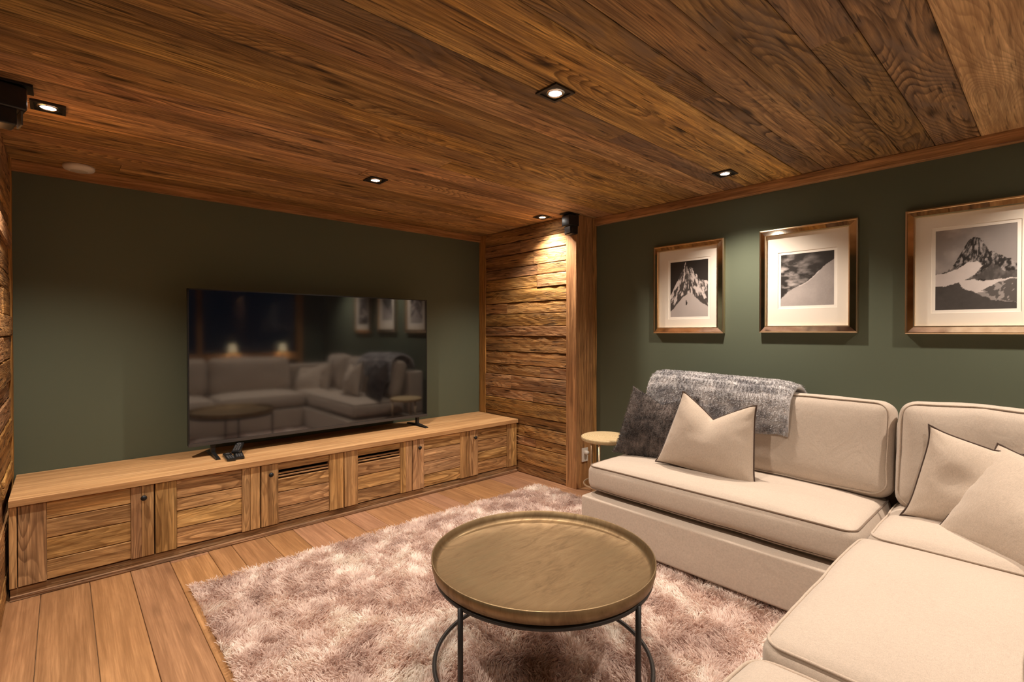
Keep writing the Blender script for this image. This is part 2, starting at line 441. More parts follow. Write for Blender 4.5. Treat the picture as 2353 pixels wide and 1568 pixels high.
# ceiling trims
def trim(n, L, Wd, T, loc, rot):
    me = plank_mesh(L, Wd, T, .003, M_TRIM); me.name = 'trim'
    return tag(link('trim_%d' % n, me, None, loc, rot), kind='structure')
TR_T, TR_H = .04, H - 2.179
trim(1, PY - YB, TR_H, TR_T, (XR - TR_T / 2, (PY + YB) / 2, H - TR_H / 2), (R(90), 0, R(-90)))
trim(2, PR - PL, TR_H, .03, ((PR + PL) / 2, YT - .015, H - TR_H / 2), (R(90), 0, 0))

# alcove partitions with hewn cladding
def partition(name, x, sgn, x_back, seed):
    r_ = random.Random(seed)
    xa, xb = sorted((x + sgn * .026, x_back))
    w = tag(link(name, mesh(name, *box_data(xa, xb, PY + .03, YT, -.02, H), M_BACK)), kind='structure')
    rot = (R(90), 0, R(-90) if sgn > 0 else R(90))
    y1, y0 = YT - .105, PY + .114                       # cladding between corner board and post
    hs = [.11, .15, .085, .12, .095, .14, .10, .125, .09, .115, .135, .10, .12, .095, .13, .11, .09, .12]
    z = .0; k = 0
    while z < H - .02:
        h = min(hs[k % len(hs)] * r_.uniform(.85, 1.15), H - z)
        if H - z - h < .04: h = H - z
        ys = [y0, y1] if r_.random() < .5 else [y0, r_.uniform(y0 + .3, y1 - .3), y1]
        for i in range(len(ys) - 1):
            L = ys[i + 1] - ys[i]
            me = plank_mesh(L - .002, h - .004, .024, .004, M_CLAD, rough=.0022, seg=max(3, int(L * 16)), seed=seed + k * 7 + i)
            link('plank', me, w, (x + sgn * (.012 + r_.uniform(-.006, .008)), (ys[i] + ys[i + 1]) / 2, z + h / 2), rot)
        z += h; k += 1
    vr = (R(90), R(90), R(-90) if sgn > 0 else R(90))
    def vert(wd, T, xx, yy, face):
        me = plank_mesh(H - .002, wd, T, .003, M_TRIM, rough=.002, seg=14, seed=seed + int(yy * 100))
        me.name = 'corner_board'
        link('corner_board', me, w, (xx, yy, H / 2), vr if face == 'x' else (R(90), R(90), 0))
    vert(.112, .034, x + sgn * .008, PY + .057 + .001, 'x')          # post face
    vert(.10, .03, x + sgn * .012, YT - .053, 'x')                    # corner strip by the green wall
    xx0 = x + sgn * .026
    ws = [abs(x_back - xx0) * .42, abs(x_back - xx0) * .35, abs(x_back - xx0) * .23]; a = xx0
    for wd in ws:
        vert(wd - .002, .028, a + sgn * wd / 2, PY + .015, 'y'); a += sgn * wd
    return w
partition('wall_alcove_right', PR, 1, XR, 31)
partition('wall_alcove_left', PL, -1, XL, 77)

# ------------------------------------------------------------------ low cabinet run under the television
CY, CZ0, CZ1 = 3.334, .059, .4524
plinth = thing('plinth', 'weathered brown plinth board under the row of low cabinets', 'plinth', (1.45, CY + .02, 0))
me = plank_mesh(PR - PL - .03, .057, .022, .003, M_PLIN, rough=.002, seg=24, seed=5)
link('plinth_board', me, plinth, (PL + (PR - PL) / 2 - 1.45 - .0, .0, .029), (R(90), 0, 0))
me = plank_mesh(PR - PL - .03, .022, .012, .002, M_PLIN, rough=.0015, seg=20, seed=8)
link('skirting_strip', me, plinth, (PL + (PR - PL) / 2 - 1.45, -.0175, .0115), (R(90), 0, 0))

worktop = thing('worktop', 'long light larch worktop on the low cabinets', 'worktop', (1.45, (CY + YT) / 2, CZ1))
yy = CY - .012
for wd in (.175, .21, .2):
    y2 = min(yy + wd, YT - .003) if wd != .2 else YT - .003
    me = plank_mesh(PR - PL - .024, y2 - yy - .0008, .0327, .0022, M_TOP)
    link('worktop_board', me, worktop, (PL + (PR - PL) / 2 - 1.45, (yy + y2) / 2 - (CY + YT) / 2, .0165))
    yy = y2
top_z = CZ1 + .0329

doors = [(-.168, .37, .104, .105, 'R', 0), (.37, .909, .102, .105, None, 0), (.909, 1.446, .105, .104, 'L', 1),
         (1.446, 1.989, .102, .104, None, 1), (1.989, 2.534, .105, .089, 'L', 0), (2.534, 3.083, .096, .12, 'L', 0)]
dlab = ['low larch cabinet with knob on its right stile, against hewn left wall', 'low larch cabinet without knob or slots, left of slotted knob cabinet',
        'low larch cabinet with knob and three vent slots', 'low larch cabinet with vent slots but no knob',
        'low larch cabinet with left knob between slotted and end cabinets', 'low larch end cabinet with left knob beside hewn right partition']
kv, kf = lathe([(0, 0), (.006, 0), (.006, .012), (.0135, .015), (.015, .021), (.011, .027), (0, .029)], 16)
KNOB = mesh('knob', kv, kf, M_KNOB, True)
for i, (x0, x1, sl, sr, kn, slots) in enumerate(doors):
    root = thing('low_cabinet', dlab[i], 'cabinet', ((x0 + x1) / 2, CY + .25, CZ0), 'low cabinets under the television')
    o = root.location
    b0 = PL + .012 if i == 0 else x0 + .001
    mb = MB(); q0, q1, y0_, y1_, z0_, z1_ = b0, x1 - .001, CY + .035, YT - .004, CZ0 + .001, CZ1 - .001
    for bb in ((q0, q0 + .016, y0_, y1_, z0_, z1_), (q1 - .016, q1, y0_, y1_, z0_, z1_), (q0 + .016, q1 - .016, y0_, y1_, z0_, z0_ + .016), (q0 + .016, q1 - .016, y0_, y1_, z1_ - .016, z1_), (q0 + .016, q1 - .016, y1_ - .012, y1_, z0_ + .016, z1_ - .016)):
        mb.box(bb[0] - o.x, bb[1] - o.x, bb[2] - o.y, bb[3] - o.y, bb[4] - o.z, bb[5] - o.z)
    mb.build('body', M_BACK, root)
    if i == 0:
        me = plank_mesh(CZ1 - CZ0 - .004, .027, .024, .002, M_DOOR); link('filler_strip', me, root, (-.1815 - o.x, CY + .012 - o.y, (CZ0 + CZ1) / 2 - o.z), (R(90), R(90), 0))
    d = box('door', (x0 + .003, x1 - .003, CY + .014, CY + .033, CZ0 + .004, CZ1 - .005), M_BACK, root, o)
    if slots:                                            # leaf with a real opening behind the vent slats
        hx, hz_ = (x1 - x0) / 2 - .003, (CZ1 - CZ0 - .009) / 2; xm, zm = (x0 + x1) / 2, (CZ0 + CZ1 - .001) / 2
        ox0, ox1, oz0, oz1 = x0 + sl + .004 - xm, x1 - sr - .004 - xm, .345 - zm, .4005 - zm
        mb = MB()
        for bb in ((-hx, ox0, -hz_, hz_), (ox1, hx, -hz_, hz_), (ox0, ox1, -hz_, oz0), (ox0, ox1, oz1, hz_)): mb.box(bb[0], bb[1], -.0095, .0095, bb[2], bb[3])
        d.data = mesh('door', mb.v, mb.f, M_BACK)
    dl = Vector(o) + d.location
    def part(nm, L, wd, T, xc, zc, vert, seed, mat=M_DOOR, dy=0.):
        me = plank_mesh(L, wd, T, .0018, mat, rough=.0012 if not vert else .0006, seg=6, seed=seed)
        return link(nm, me, d, (xc - dl.x, CY + .014 - T / 2 + dy - dl.y, zc - dl.z), (R(90), R(90) if vert else 0, 0))
    za, zb = CZ0 + .004, CZ1 - .005; hz = zb - za
    for side, wd, xe in ((0, sl, x0 + .003), (1, sr, x1 - .003)):
        split = (i, side) in ((0, 1), (1, 1), (3, 1), (5, 1))
        ws = [wd * .45, wd * .55 - .003] if split else [wd - .003]
        a = xe if side == 0 else xe - sum(ws)
        for q, w_ in enumerate(ws): part('stile', hz, w_ - .0008, .0145, a + w_ / 2, (za + zb) / 2, True, i * 9 + side * 3 + q); a += w_
    pa, pb = x0 + sl, x1 - sr
    if slots:
        hsx = [(za, .095), (za + .095, .10), (za + .195, .093)]
        zt = .345
        hsx[-1] = (hsx[-1][0], zt - hsx[-1][0])
        for q in range(2): part('slat', pb - pa - .004, .011, .008, (pa + pb) / 2, zt + .0065 + .0085 + q * .0185, False, i + q, M_DOOR, .003)
        top0 = zt + .0555; hsx.append((top0, zb - top0))
    else:
        n = 4; cut = [0] + sorted((k + 1) / n + rnd.uniform(-.04, .04) for k in range(n - 1)) + [1]
        hsx = [(za + hz * cut[k], hz * (cut[k + 1] - cut[k])) for k in range(n)]
    for q, (z0, hh) in enumerate(hsx):
        part('panel_board', pb - pa - .002, hh - .0038, .009 + rnd.uniform(-.0015, .001), (pa + pb) / 2, z0 + hh / 2, False, i * 31 + q)
    if kn:
        xk = x1 - .05 if kn == 'R' else x0 + .056
        link('knob', KNOB, d, (xk - dl.x, CY - .0005 - dl.y, .386 - dl.z), (R(90), 0, 0))

# ------------------------------------------------------------------ television
TX0, TX1, TZ0, TZ1, TY = .578, 2.32, .566, 1.557, 3.65
tv = thing('television', 'large black flat television standing on the larch worktop', 'television', ((TX0 + TX1) / 2, TY + .02, top_z))
o = tv.location
box('housing', (TX0, TX1, TY + .004, TY + .035, TZ0, TZ1), M_BLKPL, tv, o)
mb = MB()
for b in ((TX0, TX0 + .007, TZ0, TZ1), (TX1 - .007, TX1, TZ0, TZ1), (TX0, TX1, TZ1 - .007, TZ1)): mb.box(b[0] - o.x, b[1] - o.x, TY - .002 - o.y, TY + .004 - o.y, b[2] - o.z, b[3] - o.z)
mb.build('bezel', M_BLKPL, tv)
box('lower_bezel', (TX0, TX1, TY - .006, TY + .004, TZ0 - .006, TZ0 + .014), plain('bezel_grey', (.055, .05, .05), .4), tv, o)
box('screen', (TX0 + .007, TX1 - .007, TY - .0005, TY + .003, TZ0 + .014, TZ1 - .007), M_SCREEN, tv, o)
for x in (.715, 2.235):
    mb = MB()
    f0, f1 = TY - .135, TY + .17
    mb.add([(x - .014 - o.x, f0 - o.y, 0.0005), (x + .014 - o.x, f0 - o.y, .0005), (x + .014 - o.x, f1 - o.y, .0005), (x - .014 - o.x, f1 - o.y, .0005),
            (x - .011 - o.x, f0 - o.y, .009), (x + .011 - o.x, f0 - o.y, .009), (x + .011 - o.x, f1 - o.y, .009), (x - .011 - o.x, f1 - o.y, .009),
            (x - .011 - o.x, TY + .0 - o.y, .022), (x + .011 - o.x, TY - o.y, .022)],
           [(0, 3, 2, 1), (0, 1, 5, 4), (2, 3, 7, 6), (4, 5, 9, 8), (8, 9, 6, 7), (1, 2, 6, 9, 5), (0, 4, 8, 7, 3)])
    mb.box(x - .012 - o.x, x + .012 - o.x, TY + .006 - o.y, TY + .03 - o.y, .012, TZ0 - o.z + .002)
    mb.build('foot', M_BLKPL, tv)

# ------------------------------------------------------------------ remotes beside the left foot
def remote(label, loc, rot, L=.16, w=.045):
    r = thing('remote_control', label, 'remote', loc, None, rot)
    v, f = [], []
    prof = [(-w / 2, .002), (-w / 2 + .004, 0), (w / 2 - .004, 0), (w / 2, .002), (w / 2, .012), (w / 2 - .005, .017), (-w / 2 + .005, .017), (-w / 2, .012)]
    ys = [(-L / 2, .8), (-L / 2 + .006, 1), (L / 2 - .006, 1), (L / 2, .8)]
    for y_, s_ in ys: v += [(a * s_, y_, .0085 + (b - .0085) * s_) for a, b in prof]
    for k in range(3):
        for q in range(8): f.append((k * 8 + q, k * 8 + (q + 1) % 8, (k + 1) * 8 + (q + 1) % 8, (k + 1) * 8 + q))
    f.append(tuple(range(8))[::-1]); f.append(tuple(24 + q for q in range(8)))
    link('shell', mesh('shell', v, f, M_BLKPL), r)
    bm_ = mesh('button', *box_data(-.0045, .0045, -.0035, .0035, 0, .0025), M_GREYPL)
    for a in (-.013, 0, .013):
        for k in range(6): link('button', bm_, r, (a, -L / 2 + .02 + k * .014, .0168))
    v2, f2 = lathe([(.005, 0), (.005, .003), (.013, .003), (.013, 0)], 16); link('dial', mesh('dial', v2, f2, M_GREYPL), r, (0, L / 2 - .035, .0166))
    return r
remote('black remote control lying beside the left television foot', (.775, 3.515, top_z + .0005), (0, 0, R(-4)), .19, .048)
remote('wide black remote control lying between two other remotes', (.833, 3.535, top_z + .0005), (0, 0, R(-9)), .20, .052)
remote('black remote control propped on the wide remote under the screen', (.845, 3.60, top_z + .034), (R(12), 0, R(-24)), .15, .05)

# ------------------------------------------------------------------ framed mountain photographs on the right wall
def inside(px, py, poly):
    c = np.zeros(px.shape, bool); n = len(poly)
    for i in range(n):
        x1, y1 = poly[i]; x2, y2 = poly[i - 1]
        if y1 == y2: continue
        c ^= ((y1 > py) != (y2 > py)) & (px < (x2 - x1) * (py - y1) / (y2 - y1) + x1)
    return c
def picture(name, label, y0, y1, z0, z1, my0, my1, mz0, mz1, art, nu, nv, fw=.042):
    """y0<y1 outer frame along the wall, m* = print window"""
    xw = XR
    r = thing(name, label, 'picture', (xw - .016, (y0 + y1) / 2, z0), 'framed mountain photographs on the green wall')
    o = r.location
    cy, cz = (y0 + y1) / 2, (z0 + z1) / 2
    def ring(hy0, hz0, d0, hy1, hz1, d1):
        """quad ring from outer rect (depth d0) to inner rect (depth d1); depth = distance in front of the wall"""
        v = []
        for hy, hz, d in ((hy0, hz0, d0), (hy1, hz1, d1)):
            for sy, sz in ((-1, -1), (1, -1), (1, 1), (-1, 1)): v.append((xw - d, cy + sy * hy, cz + sz * hz))
        return v, [(k, 4 + k, 4 + (k + 1) % 4, (k + 1) % 4) for k in range(4)]
    HY, HZ = (y1 - y0) / 2, (z1 - z0) / 2
    def put(nm, rings, mat):
        mb = MB()
        for rg in rings: mb.add(*ring(*rg))
        mb.v = [(a - o.x, b - o.y, c - o.z) for a, b, c in mb.v]
        return mb.build(nm, mat, r)
    e = .006
    put('outer_bead', [(HY, HZ, .002, HY, HZ, .030), (HY, HZ, .030, HY - e, HZ - e, .032), (HY - e, HZ - e, .032, HY - e, HZ - e, .026)], M_GOLD)
    for k in range(4):                                            # four mitred mirror strips
        v, f = ring(HY - e, HZ - e, .027, HY - fw + e, HZ - fw + e, .036)
        q = [v[k], v[4 + k], v[4 + (k + 1) % 4], v[(k + 1) % 4]]
        bq = [(a + .012, b, c) for a, b, c in q]
        vv = [(a - o.x, b - o.y, c - o.z) for a, b, c in q + bq]
        link('mirror_strip', mesh('mirror_strip', vv, [(0, 1, 2, 3), (7, 6, 5, 4), (0, 4, 5, 1), (1, 5, 6, 2), (2, 6, 7, 3), (3, 7, 4, 0)], M_MIRROR), r)
    put('inner_bead', [(HY - fw + e, HZ - fw + e, .030, HY - fw + e, HZ - fw + e, .040), (HY - fw + e, HZ - fw + e, .040, HY - fw, HZ - fw, .039), (HY - fw, HZ - fw, .039, HY - fw, HZ - fw, .014)], M_GOLD)
    box('backing', (xw - .012, xw - .002, y0 + .01, y1 - .01, z0 + .01, z1 - .01), M_BACK, r, o)
    # mat with window: four strips in one board
    a0, a1, b0, b1 = y0 + fw, y1 - fw, z0 + fw, z1 - fw
    g = .016
    mb = MB()
    for q in ((a0, a1, b0, mz0 - g), (a0, a1, mz1 + g, b1), (a0, my0 - g, mz0 - g, mz1 + g), (my1 + g, a1, mz0 - g, mz1 + g)): mb.box(xw - .0175 - o.x, xw - .0145 - o.x, q[0] - o.y, q[1] - o.y, q[2] - o.z, q[3] - o.z)
    mb.build('mat', M_MAT, r)
    mb = MB()
    for q in ((my0 - g, my1 + g, mz0 - g, mz0), (my0 - g, my1 + g, mz1, mz1 + g), (my0 - g, my0, mz0, mz1), (my1, my1 + g, mz0, mz1)): mb.box(xw - .0148 - o.x, xw - .0128 - o.x, q[0] - o.y, q[1] - o.y, q[2] - o.z, q[3] - o.z)
    mb.build('inner_mat', M_MAT2, r)
    # print: fine grid carrying the photograph as ink colour; u runs left to right as seen (towards -y)
    U, V = np.meshgrid(np.linspace(0, 1, nu), np.linspace(0, 1, nv))
    gcol = np.clip(art(U.ravel(), V.ravel()), 0.01, .9)
    vs = np.stack([np.full(U.size, xw - .0135 - o.x), my1 + (my0 - my1) * U.ravel() - o.y, mz0 + (mz1 - mz0) * V.ravel() - o.z], 1)
    idx = np.arange(nu * nv).reshape(nv, nu)
    fs = np.stack([idx[:-1, :-1], idx[:-1, 1:], idx[1:, 1:], idx[1:, :-1]], -1).reshape(-1, 4)
    me = mesh('print', vs, fs, M_PRINT)
    ca = me.color_attributes.new('ink', 'FLOAT_COLOR', 'POINT')
    ca.data.foreach_set('color', np.stack([gcol, gcol * .90, gcol * .87, np.ones_like(gcol)], 1).ravel().astype(np.float32))
    link('print', me, r)
    return r
def n2(u, v, s, seed, ox=4, sv=None): return fbm(np.stack([u * s, v * (sv or s), np.full(u.shape, seed * 3.7)], 1), seed, ox)
def art1(u, v):
    g = .025 + .03 * (1 - v)
    e = (n2(u, v, 9, 3) - .5) * .16
    m_ = inside(u + e * .5, v + e, [(-.1, .30), (.02, .42), (.15, .60), (.28, .78), (.37, .88), (.41, .99), (.46, .95), (.50, .87), (.62, .78), (.78, .69), (.95, .60), (1.1, .50), (1.1, -.1), (-.1, -.1)])
    an = np.arctan2(u - .42, 1.12 - v); rd = np.hypot(u - .42, 1.12 - v)
    rk = n2(an, rd, 9, 5, 5, 7); st = n2(an + rd * .25, rd, 26, 8, 3, 9)
    rock = np.clip((rk + (st - .5) * .8 - .49) * 7, 0.05, .62) + .02
    g = np.where(m_, rock, g)
    ridge = (np.abs((u - .56) * .55) + v * .0) + v - .44 + (n2(u, v, 14, 9) - .5) * .05
    sn = inside(u, v + (n2(u, v, 12, 4) - .5) * .06, [(-.1, .02), (.10, .17), (.36, .36), (.53, .44), (.60, .40), (.80, .27), (1.1, .12), (1.1, -.1), (-.1, -.1)])
    g = np.where(sn, .40 + .16 * v + .06 * n2(u, v, 5, 6), g)
    fig = (((u - .44) / .022) ** 2 + ((v - .245) / .035) ** 2 < 1) | (((u - .43) / .013) ** 2 + ((v - .285) / .014) ** 2 < 1)
    return np.where(fig, .03, g)
def art2(u, v):
    c = n2(u, v, 5, 12, 5, 11); fade = np.clip(1.15 - 1.4 * u, 0, 1) * np.clip(1.25 - 1.3 * np.abs(v - .45), 0, 1)
    g = .03 + .62 * np.clip(c - .47, 0, 1) * 3.2 * fade
    line = .15 + .67 * u + .03 * np.sin(u * 9) + (n2(u, v, 18, 2) - .5) * .03
    slope = .36 + .12 * n2(u, v, 4, 7) - .10 * u + .05 * (n2(u, v, 40, 8, 2) - .5)
    g = np.where(v < line, slope, g)
    return np.where((np.abs(v - line) < .022) & (u > .35) & (u < .72) & (v < line), .52, g)
def art3(u, v):
    cl = n2(u, v, 4, 21, 5, 6)
    g = .27 + .30 * np.clip(cl - .42, 0, 1) * 2.4 * np.clip(1.1 - 1.3 * u, 0, 1) * np.clip(v * 2 - .6, 0, 1)
    e = (n2(u, v, 14, 22) - .5) * .05
    pk = inside(u + e, v + e, [(.05, .46), (.16, .49), (.24, .56), (.31, .67), (.38, .78), (.44, .86), (.50, .885), (.56, .86), (.63, .78), (.68, .69), (.75, .68), (.85, .62), (.96, .55), (1.1, .53), (1.1, .2), (-.1, .2), (-.1, .44)])
    an = np.arctan2(u - .5, 1.05 - v); rd = np.hypot(u - .5, 1.05 - v)
    rk = n2(an + rd * .3, rd, 14, 25, 5, 17)
    g = np.where(pk, np.clip((rk - .47) * 1.9, .03, .34), g)
    sn = inside(u + e, v + e, [(-.1, .45), (.10, .45), (.28, .50), (.42, .58), (.53, .58), (.60, .53), (.52, .44), (.40, .37), (.60, .34), (.78, .36), (1.1, .36), (1.1, .20), (-.1, .20)])
    g = np.where(sn, .52 + .10 * n2(u, v, 10, 27), g)
    r2 = inside(u + e, v + e, [(.38, .365), (.55, .42), (.66, .50), (.72, .56), (.80, .50), (.86, .44), (1.1, .47), (1.1, .36)])
    g = np.where(r2, .07 + .25 * np.clip(rk - .42, 0, 1), g)
    fg = inside(u + e, v + e, [(-.1, .30), (.12, .30), (.30, .33), (.36, .26), (.52, .20), (.70, .11), (1.1, .05), (1.1, -.1), (-.1, -.1)])
    g = np.where(fg, .055 + .03 * rk, g)
    rr = inside(u + e, v + e, [(.58, .22), (.70, .28), (.85, .34), (1.1, .36), (1.1, .05), (.75, .12)])
    return np.where(rr, np.where(rk > .55, .30, .10), g)
PZ0, PZ1 = 1.275, 1.924
picture('framed_picture', 'mirror framed print of a climber below a snowy rock peak', 1.532, 2.07, PZ0, PZ1, 1.648, 1.938, 1.393, 1.796, art1, 90, 130)
picture('framed_picture', 'mirror framed print of a bare snow slope under dark cloud', .765, 1.298, PZ0 + .005, PZ1 + .006, .884, 1.174, 1.444, 1.764, art2, 90, 100)
picture('framed_picture', 'mirror framed print of a lone pyramid peak above snowfields', .012, .552, PZ0 - .002, PZ1, .134, .430, 1.396, 1.803, art3, 96, 130)

# ------------------------------------------------------------------ cushions
def axis(a, r, n):
    e = [0, .09, .22, .42, .68, 1.]
    s = [-a + r * q for q in e]; s += [(-a + r) + 2 * (a - r) * k / n for k in range(1, n)]
    return s + [-q for q in s[:6]][::-1]
def box_cushion(a, b, c, r, crown=(.02, .02), n=(8, 8, 3), puff=.0, seed=0, wob=.004):
    """half sizes a,b,c; rounded edges r; crown = extra bulge on +z / -z; puff = bulge on the sides"""
    A, B, C_ = axis(a, r, n[0]), axis(b, r, n[1]), axis(c, min(r, c * .95), n[2])
    vid = {}; V = []; F = []
    def vert(x, y, z):
        k = (round(x, 6), round(y, 6), round(z, 6))
        if k in vid: return vid[k]
        rc = min(r, c * .95)
        q = np.array([np.clip(x, -a + r, a - r), np.clip(y, -b + r, b - r), np.clip(z, -c + rc, c - rc)])
        d = np.array([x, y, z]) - q; s = np.array([r, r, rc]); dn = d / s; L = np.linalg.norm(dn)
        p = q + (dn / L * s if L > 0 else 0)
        u, v_, w = np.clip(p / np.array([a, b, c]), -1, 1)
        cr = (1 - u ** 4) * (1 - v_ ** 4)
        p[2] += cr * (crown[0] * max(0, w) - crown[1] * max(0, -w))
        sw = (1 - w * w)
        p[0] += puff * u * sw * (1 - v_ ** 4); p[1] += puff * v_ * sw * (1 - u ** 4)
        vid[k] = len(V); V.append(p); return vid[k]
    def face(P, Q, fn):
        for i in range(len(P) - 1):
            for j in range(len(Q) - 1): F.append([fn(P[i], Q[j]), fn(P[i + 1], Q[j]), fn(P[i + 1], Q[j + 1]), fn(P[i], Q[j + 1])])
    for s in (1, -1):
        face(A, B, lambda x, y: vert(x, y, s * c)) if s > 0 else face(B, A, lambda y, x: vert(x, y, s * c))
        face(B, C_, lambda y, z: vert(s * a, y, z)) if s > 0 else face(C_, B, lambda z, y: vert(s * a, y, z))
        face(C_, A, lambda z, x: vert(x, s * b, z)) if s > 0 else face(A, C_, lambda x, z: vert(x, s * b, z))
    V = np.array(V)
    if wob: V += (fbm(V * 4.5 + 11 + seed, seed, 3)[:, None] - .5) * 2 * wob * (V / (np.linalg.norm(V, axis=1)[:, None] + 1e-9))
    return V, F
def loop_rr(a, b, r, z, n=6, zc=None):
    P = []
    for (sx, sy, a0) in ((1, 1, 0), (-1, 1, 90), (-1, -1, 180), (1, -1, 270)):
        for k in range(n + 1):
            t = R(a0 + 90 * k / n); P.append((sx * (a - r) + r * math.cos(t), sy * (b - r) + r * math.sin(t), z))
    Q = []                                            # refine straight runs
    for i in range(len(P)):
        p, q = Vector(P[i]), Vector(P[(i + 1) % len(P)]); Q.append(p)
        d = (q - p).length
        for k in range(1, int(d / .06)): Q.append(p.lerp(q, k / int(d / .06)))
    return Q
def piped(name, parent, loc, rot, a, b, c, r, mat, pmat, pr=.0045, loops=(1, -1), **kw):
    V, F = box_cushion(a, b, c, r, **kw)
    cu = link(name, mesh(name, V, F, mat, True), parent, loc, rot)
    cr = kw.get('crown', (.02, .02)); puff = kw.get('puff', 0)
    mb = MB(); k = .26
    for s in loops:
        L = np.array([tuple(q) for q in loop_rr(a - r * k, b - r * k, max(r * 1.0, .02), s * (c - min(r, c * .95) * k))])
        u_, v_, w_ = L[:, 0] / a, L[:, 1] / b, L[:, 2] / c
        L[:, 0] += puff * u_ * (1 - w_ ** 2) * (1 - np.clip(np.abs(v_), 0, 1) ** 4); L[:, 1] += puff * v_ * (1 - w_ ** 2) * (1 - np.clip(np.abs(u_), 0, 1) ** 4)
        L[:, 2] += s * (cr[0] if s > 0 else cr[1]) * np.clip(1 - np.clip(np.abs(u_), 0, 1) ** 4, 0, 1) * np.clip(1 - np.clip(np.abs(v_), 0, 1) ** 4, 0, 1) * abs(w_)
        wb = kw.get('wob', .004); D = L / np.linalg.norm(L, axis=1)[:, None]
        L += (fbm(L * 4.5 + 11 + kw.get('seed', 0), kw.get('seed', 0), 3)[:, None] - .5) * 2 * wb * D
        nr = np.stack([L[:, 0] * 0, L[:, 0] * 0, np.full(len(L), s * .7)], 1); e_ = np.where((np.abs(u_) * a > a - r)[:, None], np.array([[1., 0, 0]]) * np.sign(u_)[:, None], 0) + np.where((np.abs(v_) * b > b - r)[:, None], np.array([[0, 1., 0]]) * np.sign(v_)[:, None], 0)
        nr = nr + e_ * .7; L += nr / np.linalg.norm(nr, axis=1)[:, None] * .0015
        mb.add(*tube([tuple(q) for q in L], pr, 6, True))
    link('piping', mesh('piping', mb.v, mb.f, pmat, True), cu)
    return cu

# ------------------------------------------------------------------ corner sofa
sofa = thing('corner_sofa', 'beige linen corner sofa with piped seat and back cushions', 'sofa', (2.85, 1.0, 0))
SO = Vector(sofa.location)
def sl(x, y, z): return (x - SO.x, y - SO.y, z - SO.z)
BZ0, BZ1 = .045, .279
def rbox(nm, x0, x1, y0, y1, z0, z1, r=.015):
    V, F = box_cushion((x1 - x0) / 2, (y1 - y0) / 2, (z1 - z0) / 2, r, crown=(0, 0), n=(4, 4, 2), wob=0)
    return link(nm, mesh(nm, V, F, M_LINEN, True), sofa, sl((x0 + x1) / 2, (y0 + y1) / 2, (z0 + z1) / 2))
rbox('base', 2.363, 3.335, -.50, 1.975, BZ0, BZ1)
rbox('base', .35, 2.360, -.50, .60, BZ0, BZ1)
rbox('back_frame', 3.13, 3.335, -.50, 1.975, BZ1 + .002, .80, .03)
rbox('back_frame', .35, 3.12, -.50, -.30, BZ1 + .002, .80, .03)
fm = mesh('foot', *box_data(-.03, .03, -.03, .03, 0, .034), M_BLACK)
for x, y in ((2.42, 1.9), (3.25, 1.9), (2.42, .2), (3.25, -.4), (.45, .5), (.45, -.4), (1.4, .5), (1.4, -.4)): link('foot', fm, sofa, sl(x, y, .0115))
kw = dict(crown=(.038, .006), puff=.014, seed=3, wob=.009)
SZ = .376; SH = .078                                            # seat cushion centre / half height
piped('seat_cushion', sofa, sl(2.745, 1.268, SZ + .004), (0, 0, 0), .325, .715, SH, .045, M_LINEN, M_PIPE_A, n=(8, 14, 3), **kw)
piped('seat_cushion', sofa, sl(2.775, .145, SZ), (0, 0, 0), .335, .385, SH, .05, M_LINEN, M_PIPE_S, n=(8, 8, 3), **kw)
piped('seat_cushion', sofa, sl(1.895, .150, SZ + .004), (0, 0, 0), .512, .392, SH, .045, M_LINEN, M_PIPE_S, n=(10, 8, 3), **kw)
piped('seat_cushion', sofa, sl(.845, .150, SZ), (0, 0, 0), .500, .392, SH, .06, M_LINEN, M_PIPE_S, n=(10, 8, 3), **kw)
# back cushions: local z = front normal, local x = width along the back, local y = height
def back(loc, facing, w, h, t, lean, seed, crown=.042):
    rot = Matrix.Rotation(facing, 4, 'Z') @ Matrix.Rotation(R(90) - lean, 4, 'X')
    cu = piped('back_cushion', sofa, sl(*loc), rot.to_euler(), w / 2, h / 2, t / 2, .062, M_LINEN, M_PIPE_S, n=(12, 8, 2), crown=(crown, .01), puff=.010, seed=seed, wob=.016)
    return cu
# facing: rotation about Z taking -Y normal to the wanted direction
back((3.025, 1.235, .70), R(-90), 1.385, .47, .15, R(13), 4, .026)
back((2.99, .215, .70), R(-90), .60, .50, .15, R(12), 9)
back((1.90, -.10, .70), R(180), 1.0, .47, .15, R(13), 12)
back((.87, -.10, .70), R(180), 1.0, .47, .15, R(13), 15)

